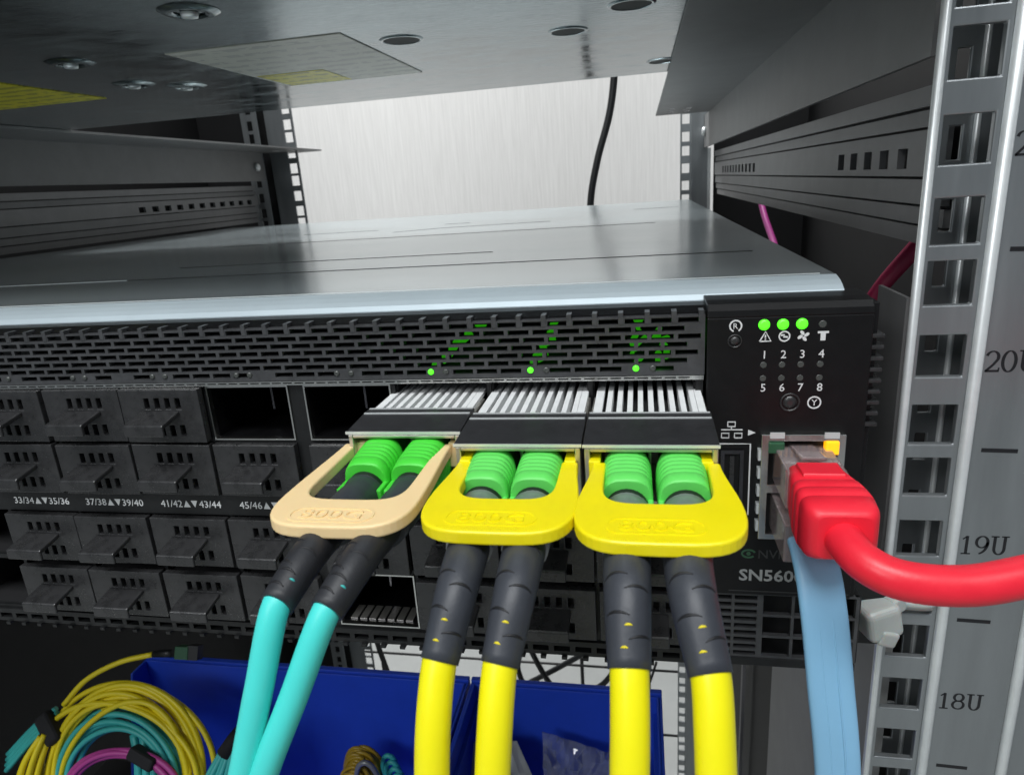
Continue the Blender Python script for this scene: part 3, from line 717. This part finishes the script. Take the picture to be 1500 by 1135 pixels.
# ================================================================ FIBRE CABLES
def fibre(xc, yc, gmat, bmat, cmat, label, boot_end, path, group, collar, rc, rb):
    """a connector with ribbed grip, a slotted boot bending down, and the cable"""
    t = thing('fibre_cable', label, 'fibre cable', (xc, yc, 63.5), group)
    b = MB(); sect = [(math.copysign(abs(math.cos(a)) ** .6, math.cos(a)), math.copysign(abs(math.sin(a)) ** .75, math.sin(a))) for a in [2 * math.pi * k / 28 for k in range(28)]]
    bx = V((xc, yc, 62.2)); d = V((xc, yc - 12, 61.6)) - bx
    x2 = xc + d.x
    prof = []
    ys = [(8, 4.0, 5.2), (1.9, 4.0, 5.2), (1.85, 4.1, 5.5), (1.2, 4.55, 5.9), (.9, 4.62, 6.0)]
    for i in range(5):
        y = .3 - i * 1.35; ys += [(y, 4.62, 6.0), (y - .95, 4.62, 6.0), (y - 1.05, 4.55, 5.9), (y - 1.2, 4.55, 5.9)]
    ys += [(-6.4, 4.66, 6.0), (-8.4, 4.6, 5.6), (-8.8, 4.4, 5.3)]
    drop = (V(boot_end[0]) - bx)
    rings_pts = []; rr = []
    for y, a, c in ys:
        s_ = max(0, -y) / 40.0
        rings_pts.append(bx + V((drop.x * s_ * .7, y, -max(0, -y) * .12))); rr.append((a, c))
    b.tube(rings_pts, rr, sect=sect, up=(0, 0, 1))
    g = part('connector', b, gmat, t)
    b = MB()
    sd = 1
    e0 = rings_pts[-1]
    for sgn in (-1, 1):       # latch arms of the housing flanking the boot
        b.obox(e0 + V((sgn * 4.1, -1.6, -1.6)), (1, 0, 0), (0, 1, 0), (0, 0, 1), .5, 2.6, 3.2)
    part('latch_arm', b, gmat, g, bevel=.3)
    p0 = e0 + V((0, 1.0, .2)); be = V(boot_end[0])
    mid = V(boot_end[1])
    bp = smooth_path([p0, p0 + V((0, -3.6, -.5)), mid, be], 8)
    N = len(bp)
    b = MB(); b.tube(bp[:6], [3.8] * 6, 24); part('boot_ring', b, 'cord', g)
    if collar:
        b = MB(); b.tube(bp[5:14], [3.8, 4.05, 3.9, 4.05, 3.9, 4.05, 4.0, 3.95, 3.8], 24); part('collar', b, collar, g)
    b = MB()
    rads = [rb[0] + (rb[1] - rb[0]) * (i / (N - 1)) ** .8 for i in range(N)]
    b.tube(bp[12:], rads[12:], 24)
    bo = part('boot', b, bmat, t)
    # strain relief slots: cable shows through short curved openings
    b = MB(); c2 = MB()
    for j, (f_, ph) in enumerate(((.60, 58), (.67, 122), (.735, 62), (.80, 118), (.86, 88), (.91, 55), (.955, 100))):
        i = int(f_ * (N - 1)); tt = (bp[min(i + 1, N - 1)] - bp[i - 1]).normalized(); a_ = V((1, 0, 0)); a_ = (a_ - tt * a_.dot(tt)).normalized(); n_ = a_.cross(tt)
        if n_.y > 0: n_ = -n_
        col_ = (cmat == 'cabley' and j in (4, 6)) or (cmat == 'cablea' and j == 5)
        hw_ = 10 if col_ else 34
        pts = [bp[i] + tt * ((.12 if col_ else .45) * ((q - ph) / hw_) ** 2) + (a_ * math.cos(math.radians(q)) + n_ * math.sin(math.radians(q))) * (rads[i] - .06) for q in [ph - hw_ + 2 * hw_ * k / 10 for k in range(11)]]
        rad_ = [(.20 if not col_ else .17) * math.sin(math.pi * (k + .5) / 11) + .04 for k in range(11)]
        (c2 if col_ else b).tube(pts, rad_, 6)
    part('boot_slot', b, 'ink', bo)
    if c2.v: part('boot_slot', c2, 'coily' if cmat == 'cabley' else 'coila', bo)
    cp_ = smooth_path([bp[-3], be] + [V(p) for p in path], 8)
    b = MB(); b.tube(cp_, rc, 24); part('jacket', b, cmat, t)
G = 'fibre cables plugged into the optical modules'
fibre(-17.0, -29.6, 'green', 'boot', 'cabley', 'yellow fibre cable in the right module, left of its pair', ((-16.2, -70, 52.7), (-16.5, -62, 60.6)),
      [(-16.2, -74, 45), (-16.6, -77.5, 30), (-17, -79, -10), (-18, -74, -80), (-20, -60, -160)], G, 'collar', 2.7, (4.7, 2.98))
fibre(-7.1, -29.6, 'green', 'boot', 'cabley', 'yellow fibre cable in the right module, nearest the red plug', ((-5.5, -70.5, 53.0), (-7.5, -62, 60.8)),
      [(-5.2, -74, 46), (-5.0, -78, 30), (-4.6, -79, -10), (-4, -75, -80), (-2, -60, -160)], G, 'collar', 2.7, (4.8, 2.98))
fibre(-43.0, -29.4, 'green', 'boot', 'cabley', 'yellow fibre cable in the middle module, next to the aqua pair', ((-43.4, -70, 51.9), (-41.8, -62, 60.0)),
      [(-44.0, -74, 44), (-44.6, -77, 30), (-46, -78.5, -10), (-49, -74, -80), (-52, -60, -160)], G, 'collar', 2.55, (4.5, 2.8))
fibre(-33.3, -29.4, 'green', 'boot', 'cabley', 'yellow fibre cable in the middle module, right of its pair', ((-34.4, -70, 52.0), (-32.8, -62, 60.2)),
      [(-35, -74, 44), (-35.8, -77, 30), (-37, -78.5, -10), (-38, -74, -80), (-39, -60, -160)], G, 'collar', 2.55, (4.5, 2.8))
fibre(-68.2, -23.6, 'green2', 'bootb', 'cablea', 'aqua fibre cable in the peach tabbed module, left of the pair', ((-69.1, -68, 58.6), (-67.4, -59, 62.2)),
      [(-71.9, -72, 46.8), (-75.6, -75, 33), (-86, -80, 0), (-102, -80, -60), (-112, -60, -150)], G, 'boot', 2.2, (3.7, 2.7))
fibre(-58.2, -23.6, 'green2', 'bootb', 'cablea', 'aqua fibre cable in the peach tabbed module, right of the pair', ((-61.1, -68, 57.9), (-58.4, -59, 62.0)),
      [(-66.5, -72, 45.3), (-71.8, -75, 33.5), (-84, -76, 4), (-100, -74, -60), (-108, -60, -150)], G, 'boot', 2.2, (3.7, 2.7))

# ================================================================ ETHERNET CABLES
t = thing('ethernet_cable', 'red round ethernet cable plugged into the upper jack beside the amber light', 'network cable', (20.5, 0, 53))
ax0 = V((20.4, 3, 53.8)); ax1 = V((20.9, -33, 53.2))
b = MB(); b.box(14.8, 26.4, -15, 9, 49.4, 57.6); b.prism([(2, 57.6), (-12, 59.8), (-12, 58.9), (2, 57.0)], 'x', 18.0, 23.0)
part('clear_plug', b, 'clear', t, bevel=.3)
b = MB()
for i in range(8): b.box(15.9 + i * 1.2, 16.4 + i * 1.2, -1, 8.5, 50.3, 56.6)
part('plug_contact', b, 'gold', t)
sect = [(math.copysign(abs(math.cos(a)) ** .28, math.cos(a)), math.copysign(abs(math.sin(a)) ** .32, math.sin(a))) for a in [2 * math.pi * k / 32 for k in range(32)]]
ring = []; rr = []
for y, a, c in ((-12.2, 4.7, 4.4), (-12.6, 5.1, 4.8), (-20.6, 6.1, 5.5), (-20.9, 5.95, 5.35), (-21.2, 5.95, 5.35), (-21.5, 6.3, 5.65), (-24.2, 6.55, 5.8), (-24.5, 6.35, 5.6), (-24.8, 6.35, 5.6), (-25.1, 6.6, 5.85), (-27.8, 6.7, 5.8), (-28.1, 6.4, 5.5), (-28.4, 6.4, 5.5), (-28.7, 6.65, 5.72), (-31.8, 6.3, 5.4), (-33.2, 5.6, 4.8), (-34.0, 4.6, 4.1)):
    ring.append((20.3 - (y + 8) * .02, y, 53.7)); rr.append((a, c))
b = MB(); b.tube(ring, rr, sect=sect); rb_ = part('rubber_boot', b, 'red', t)
b = MB(); b.prism([(-12.6, 58.6), (-14, 59.5), (-20, 59.8), (-20.4, 59.0), (-13, 58.3)], 'x', 16.6, 24.4)
part('latch_guard', b, 'red', rb_, bevel=.4)
b = MB(); b.tube(smooth_path([(20.7, -31, 53.6), (20.9, -35.5, 53.2), (22.6, -39.6, 52.3), (26.6, -42.3, 51.2), (36.5, -42.6, 50.5), (46.5, -41, 51.8), (62, -36, 54), (100, -26, 62), (150, -20, 60), (190, -10, 20)], 10), 3.3, 28)
part('jacket', b, 'red', t)
t = thing('ethernet_cable', 'light blue flat ethernet cable hanging from the lower jack', 'network cable', (20.5, 0, 41.5))
fl = [(math.copysign(abs(math.cos(a)) ** .35, math.cos(a)), math.copysign(abs(math.sin(a)) ** .8, math.sin(a))) for a in [2 * math.pi * k / 32 for k in range(32)]]
b = MB(); pth = smooth_path([(19.6, -15.5, 42.6), (19.4, -20, 42.4), (19.5, -25, 39.6), (19.9, -28.6, 34.0), (21.1, -32, 20.5), (23.2, -33.5, 2), (26, -32, -40), (30, -24, -140)], 10)
b.tube(pth, [(4.3, 1.25)] * len(pth), sect=fl); jk2 = part('jacket', b, 'blue', t)
b = MB()
for dx in (-1.3, 1.3):
    pts = []
    for i, p in enumerate(pth[18:]):
        pts.append(p + V((dx, -1.18, -.35 if i < 12 else -.1)))
    b.tube(pts, .22, 6)
part('jacket_rib', b, 'blue', jk2)
b = MB(); b.box(14.6, 25.4, -16, 8, 37.6, 46.2); part('clear_plug', b, 'clear', t, bevel=.3)

# ================================================================ CABLE TIE
t = thing('cable_tie', 'white nylon cable tie cinched round the front post', 'cable tie', (44.5, 12, 4))
b = MB()
bm_pts = []
b.obox((44.2, 11.6, 6.0), (.93, .3, .2), (-.3, .95, .0), (-.2, -.05, .98), 4.6, 3.8, 4.6)
part('tie_head', b, 'nylon', t, bevel=1.7, seg=4)
b = MB(); b.obox((48.0, 13.4, 9.6), (.8, .5, .3), (-.5, .85, 0), (-.2, -.1, .97), 2.3, 2.2, 2.4); b.obox((45.6, 9.0, 2.2), (.9, .2, -.3), (-.2, .95, 0), (.3, 0, .95), 2.4, 1.6, 2.2)
part('tie_tail', b, 'nylon', t, bevel=.8, seg=3)
b = MB(); b.tube(smooth_path([(46, 14, 6), (50, 16.8, 6.5), (58, 17, 6.6), (60, 19, 6.6), (59, 22, 6.6), (48, 22, 6.4), (45, 17, 6.2)], 5), [(1.2, .5)] * 31, sect=[(1, .9), (-1, .9), (-1, -.9), (1, -.9)], up=(0, 1, 0)); part('tie_strap', b, 'nylon', t)

# ================================================================ BINS UNDER THE SWITCH
def bin_(name, label, x0, x1, lip_left):
    t = thing(name, label, 'bin', ((x0 + x1) / 2, 90, -290), 'blue parts bins on the shelf below the switch')
    yb, yf, zt, zb = 172, 20, -163.5, -288
    b = MB()
    b.box(x0, x1, yb - 1.6, yb, zb, zt); b.box(x0, x1, yf, yf + 1.6, zb, zt - 40)
    if lip_left: b.prism([(yf + 1.6, zb), (yb - 1.6, zb), (yb - 1.6, zt), (yb - 14, zt), (yb - 34, zt - 62), (yf + 1.6, zt - 62)], 'x', x0, x0 + 1.6)
    else: b.prism([(yf + 1.6, zb), (yb - 1.6, zb), (yb - 1.6, zt), (yf + 60, zt), (yf + 1.6, zt - 42)], 'x', x0, x0 + 1.6)
    b.prism([(yf + 1.6, zb), (yb - 1.6, zb), (yb - 1.6, zt), (yf + 60, zt), (yf + 1.6, zt - 42)], 'x', x1 - 1.6, x1)
    b.box(x0 + 1.6, x1 - 1.6, yf + 1.6, yb - 1.6, zb, zb + 1.6)
    sh = part('bin_shell', b, 'bin', t, bevel=.4)
    b = MB()
    b.box(x0, x1, yb, yb + 3.5, zt - 5.5, zt + 1.6)
    if not lip_left: b.box(x0 + 1.6, x0 + 5.2, yf + 60, yb - 1.8, zt - 12, zt - 10.6); b.box(x0 + 1.6, x0 + 2.9, yf + 60, yb - 1.8, zt - 10.6, zt + .6)
    b.box(x1 - 5.2, x1 - 1.6, yf + 60, yb - 1.8, zt - 12, zt - 10.6)
    b.box(x1 - 2.9, x1 - 1.6, yf + 60, yb - 1.8, zt - 10.6, zt + .6)
    part('bin_rim', b, 'bin', t, bevel=.5)
    return t
bin_('storage_bin', 'deep blue plastic bin on the left, holding coiled fibre cables', -335, -117, 1)
bin_('storage_bin', 'deep blue plastic bin on the right, holding a grey bag', -115.6, -5, 0)
b = MB(); b.box(-426, 46, -5, 205, -293, -289.5); part('rack_shelf', b, 'cabinet', rack)

# coils lying against the bin's back: circle plane faces forward and up
RV, UV, FV = _r, _u, _f
def cpt(cx, cy, d):      # a point of the coil plane
    o = V((-308.5, 112.0, -194.5))
    return o + V((1, 0, 0)) * cx + V((0, .42, .907)) * cy + V((0, -.907, .42)) * d
def coil(mb, rx, ry, a0, a1, d, r=1.6, cx=0, cy=0, wob=2.6, n=44):
    ph = random.uniform(0, 6); pts = []
    for i in range(n + 1):
        a = math.radians(a0 + (a1 - a0) * i / n)
        k = 1 + .01 * wob * math.sin(3 * a + ph)
        pts.append(cpt(cx + rx * k * math.cos(a), cy + ry * k * math.sin(a), d + .8 * math.sin(2 * a + ph)))
    mb.tube(pts, r, 8, up=(0, -.907, .42), caps=True)
t = thing('fibre_coil', 'coiled yellow fibre patch cable tied with a black strap in the left bin', 'fibre cable', cpt(0, -50, 0))
b = MB()
for rx, ry, d in ((53, 53, 3), (50.6, 51, 6), (48.5, 49.2, 3), (46, 47.5, 7), (44.2, 45.6, 3.4), (42.4, 43.6, 6.4), (40.5, 41.5, 4)): coil(b, rx, ry, -30, 200, d + random.uniform(-1.5, 1.5), 1.6, random.uniform(-2, 2), random.uniform(-1, 1))
coil(b, 57, 49, -20, 80, 2, 1.6, 0, 3)
for cx_, cy_, rx, ry in ((3, 4, 46, 38), (-6, -3, 50, 47), (5, -6, 41, 50)): coil(b, rx, ry, -20, 190, 8, 1.6, cx_, cy_, 5)
part('loop', b, 'coily', t)
b = MB(); b.tube(smooth_path([cpt(-42, 38, 5), cpt(-30, 52, 4), cpt(-10, 63, 2), cpt(11, 68.5, 0)], 8), 1.6, 8); part('loose_end', b, 'coily', t)
b = MB(); b.tube([cpt(11, 68.5, 0), cpt(20, 69.6, 0), cpt(24, 70, 0)], [1.9, 2.4, 2.6], 10); b.obox(cpt(38, 71.2, 0), (1, .0, .03), (0, .42, .907), (0, -.907, .42), 3.4, 4.0, 2.6); part('connector', b, 'cord', t)
b = MB(); b.obox(cpt(31, 70.8, 0), (1, .0, .03), (0, .42, .907), (0, -.907, .42), 4.4, 3.6, 3); part('connector_cap', b, 'greenoff', t, bevel=.5)
b = MB(); pts = [cpt(-47 + 7 * math.cos(a), 25 + 12 * math.sin(a), 5 + 3 * math.sin(a)) for a in [k * .35 for k in range(18)]]
b.obox(cpt(-46.5, 26, 6), (.62, -.33, -.71), (.78, .26, .57), (0, -.907, .42), 9.5, 5.2, 6.5); part('strap', b, 'velcro', t, bevel=2.5, seg=3)
b = MB()
for k in range(5): b.tube(smooth_path([cpt(-50 + k * 1.2, 22 + k * .6, 9 + k % 2 * 3), cpt(-58 + k * 2.6, 8, 12 + k % 2 * 3), cpt(-64 + k * 3.0, -20, 12)], 6), 1.7, 8)
part('tied_end', b, 'coily', t)
t = thing('fibre_coil', 'coiled teal fibre patch cable nested inside the yellow coil', 'fibre cable', cpt(0, -52, 0))
b = MB()
for rx, ry, d in ((39, 39.5, 3), (37, 38, 6), (35.5, 36, 3), (33.4, 34.5, 6), (31.5, 33, 4), (29.6, 31, 6), (28, 29.6, 4)): coil(b, rx + 2, ry - 1, -25, 200, d + random.uniform(-1.5, 1.5), 1.6, -2 + random.uniform(-1.5, 1.5), -1)
part('loop', b, 'coila', t)
b = MB()
for k in range(4): b.tube(smooth_path([cpt(-46 + k, 36 - k * 2.2, 6), cpt(-58, 26 - k * 2.5, 7), cpt(-76, 8 - k * 3, 6)], 6), 1.5, 8)
part('tied_end', b, 'coila', t)
b = MB()
for k in range(7): b.tube(smooth_path([cpt(3 + k * 2.6, 27 - abs(k - 3), 2 + k % 2 * 2), cpt(9 + k * 2.5, 10, 4 + k % 2 * 2), cpt(11 + k * 2.6, -20, 5)], 6), 1.6, 8)
part('hanging_loop', b, 'coila', t)
t = thing('fibre_coil', 'magenta fibre patch cable with a black strap inside the teal coil', 'fibre cable', cpt(2, -52, 12))
b = MB()
for rx, ry, d in ((37, 25, 12), (35, 23, 14), (33.4, 21, 12)): coil(b, rx, ry, 8, 172, d, 1.6, 8, -5)
part('loop', b, 'coilm', t)
b = MB(); b.obox(cpt(20, 17, 13), (.93, -.15, -.33), (.36, .39, .85), (0, -.907, .42), 8.5, 3.6, 4); part('strap', b, 'velcro', t, bevel=1.5)
t = thing('fibre_coil', 'small teal fibre bundle with a black end, standing right of the yellow coil', 'fibre cable', cpt(58, -20, 4))
b = MB()
for k in range(5): b.tube(smooth_path([cpt(48 + k * 3.4, -24, 6 + k % 2 * 3), cpt(55 + k * 3, 4, 8 + k % 2 * 2), cpt(63 + k * 1.8, 21 + k * .6, 6)], 6), 1.7, 8)
part('loop', b, 'coila', t)
b = MB(); b.tube([cpt(65, 20, 6), cpt(70, 28, 5), cpt(72, 33, 4)], [4.6, 4.4, 3.0], 10); part('strap', b, 'velcro', t)
# small loops in the middle of the left bin
def lpt(x, z, y=112): return (x, y - (z + 190) * .0, z)
t = thing('fibre_coil', 'small golden brown cable loops in the left bin beside the divider', 'fibre cable', (-180, 150, -238))
b = MB()
for k in range(12):
    a = [V((-180 + (11 - .5 * k) * math.cos(q) + random.uniform(-1.5, 1.5) - (k % 3) * 1.5, 150 - k * 1.2, -214 + (19 - .7 * k) * math.sin(q) + random.uniform(-1, 1) + math.cos(q) * 2)) for q in [math.pi * (-.35 + 1.7 * i / 22) for i in range(23)]]
    a = smooth_path(a[::3], 4); b.tube(a, 1.2, 8)
part('loop', b, 'coilg', t)
b = MB(); b.tube(smooth_path([V((-172 + 7 * math.cos(q), 136, -208 + 15 * math.sin(q))) for q in [math.pi * (-.1 + 1.2 * i / 8) for i in range(9)]], 4), 1.5, 8); part('outer_loop', b, 'bag', t)
t = thing('fibre_coil', 'tiny teal loop beside the golden brown cable loops', 'fibre cable', (-163, 148, -226))
b = MB()
for k in range(4):
    a = [V((-163 + 4.5 * math.cos(q) + k * 2.4, 148 - k * 2, -208 + 9 * math.sin(q) - k * 2.5)) for q in [math.pi * (-.3 + 1.6 * i / 18) for i in range(19)]]
    b.tube(a, 1.5, 8)
part('loop', b, 'coila', t)
# bags in the right bin
def bag(name, label, mt, quad, bulge, n=14, crum=1.0):
    vs = []; fs = []
    A, B_, D, E_ = [V(q) for q in quad]
    for j in range(n + 1):
        for i in range(n + 1):
            u, v_ = i / n, j / n
            p = A.lerp(B_, u).lerp(E_.lerp(D, u), v_)
            h = bulge * math.sin(math.pi * u) * math.sin(math.pi * v_) + crum * (random.random() - .5)
            vs.append(p + V((0, -h * .8, h * .6)))
    for j in range(n):
        for i in range(n):
            a = j * (n + 1) + i; fs.append((a, a + 1, a + n + 2, a + n + 1))
    b = MB(); b.add(vs, fs, False)
    o = part(name, b, mt, None, at=(A + B_ + D + E_) / 4, fix=False)
    so = o.modifiers.new('thick', 'SOLIDIFY'); so.thickness = .6 * S
    return o
M['clearbag'] = mat('clear_crinkled_film', (.75, .8, .85), .08, 0, alpha=1, trans=.85)
tag(bag('plastic_bag', 'plain grey plastic bag between two yellow cables in the right bin', 'bag', [(-116, 120, -250), (-42, 112, -252), (-86, 152, -184), (-112, 154, -190)], 3, 10, .6), 'plain grey plastic bag between two yellow cables in the right bin', 'bag')
tag(bag('plastic_bag', '', 'clearbag', [(-68, 118, -240), (-16, 112, -246), (-22, 152, -190), (-72, 158, -182)], 4, 20, 5.5), 'clear crinkled plastic bag in the right bin with bright glints', 'bag')

# ================================================================ CORDS AND WIRES BEHIND
b = MB(); b.tube(smooth_path([(-36, 700, 330), (-40.2, 700, 229), (-46.6, 700, 187.5), (-62.3, 700, 136), (-72, 700, 87), (-70, 700, 0), (-64, 700, -120)], 10), 4.2, 12)
tag(part('power_cord', b, 'cord', at=(-60, 700, 0)), 'black power cord hanging in front of the white wall above the switch', 'cord')
cords = [([(-372, 580, -380), (-373, 580, -440), (-371, 580, -470), (-362, 580, -518), (-350, 580, -600)], 'black cord slanting down behind the left bin'),
         ([(-160, 582, -400), (-176.5, 582, -464), (-179.4, 582, -494), (-172, 582, -522), (-150, 582, -560)], 'black cord curving down beside the second yellow cable'),
         ([(-165, 570, -430), (-154.8, 570, -463), (-139.7, 570, -498), (-125.5, 570, -521), (-100, 570, -560)], 'black cord crossing from upper left to lower right behind the right bin'),
         ([(-60, 590, -445), (-83.3, 590, -465), (-134.5, 590, -502), (-164.6, 590, -522), (-200, 590, -545)], 'black cord crossing from upper right to lower left behind the right bin'),
         ([(-40, 576, -440), (-48, 576, -470), (-57, 576, -491), (-74, 576, -511), (-103, 576, -521), (-150, 576, -530)], 'black cord looping low behind the right bin beside the third yellow cable'),
         ([(0, 580, -470), (-8, 580, -500), (-22, 580, -545), (-30, 580, -600)], 'thin black cord beside the perforated rear post')]
for i, (p, lab) in enumerate(cords):
    b = MB(); b.tube(smooth_path(p, 8), 3.6 if i < 5 else 1.6, 10); tag(part('power_cord', b, 'cord', at=p[2]), lab, 'cord', 'black cords behind the bins')
t = thing('wire_grid', 'dark wire grid standing behind the blue bins', 'wire grid', (-190, 640, -760))
for z in (-420, -532, -640, -760):
    b = MB(); b.tube([(-430, 640, z), (30, 640, z)], 1.7, 8); part('wire', b, 'wire', t)
for x in (-400, -300, -200, -101, -8):
    b = MB(); b.tube([(x, 644, -1000), (x, 644, -400)], 2.6 if x == -101 else 1.4, 8); part('wire', b, 'wire', t)
# patch cords inside the right side of the rack
b = MB(); b.tube(smooth_path([(80, 470, 120), (84, 445, 84), (86, 390, 55), (88, 330, 10)], 8), 2.6, 8); tag(part('patch_cord', b, 'coilm', at=(85, 420, 60)), 'thin dim magenta patch cord hanging behind the slotted rail', 'cord')
M['darkred'] = mat('dark_red_jacket', (.50, .025, .11), .5)
b = MB(); b.tube(smooth_path([(98, 110, 112), (88, 130, 86), (84, 165, 58), (80, 190, 20)], 8), 3.2, 10); tag(part('patch_cord', b, 'darkred', at=(86, 150, 70)), 'dark red patch cord in the shadow behind the front post', 'cord')
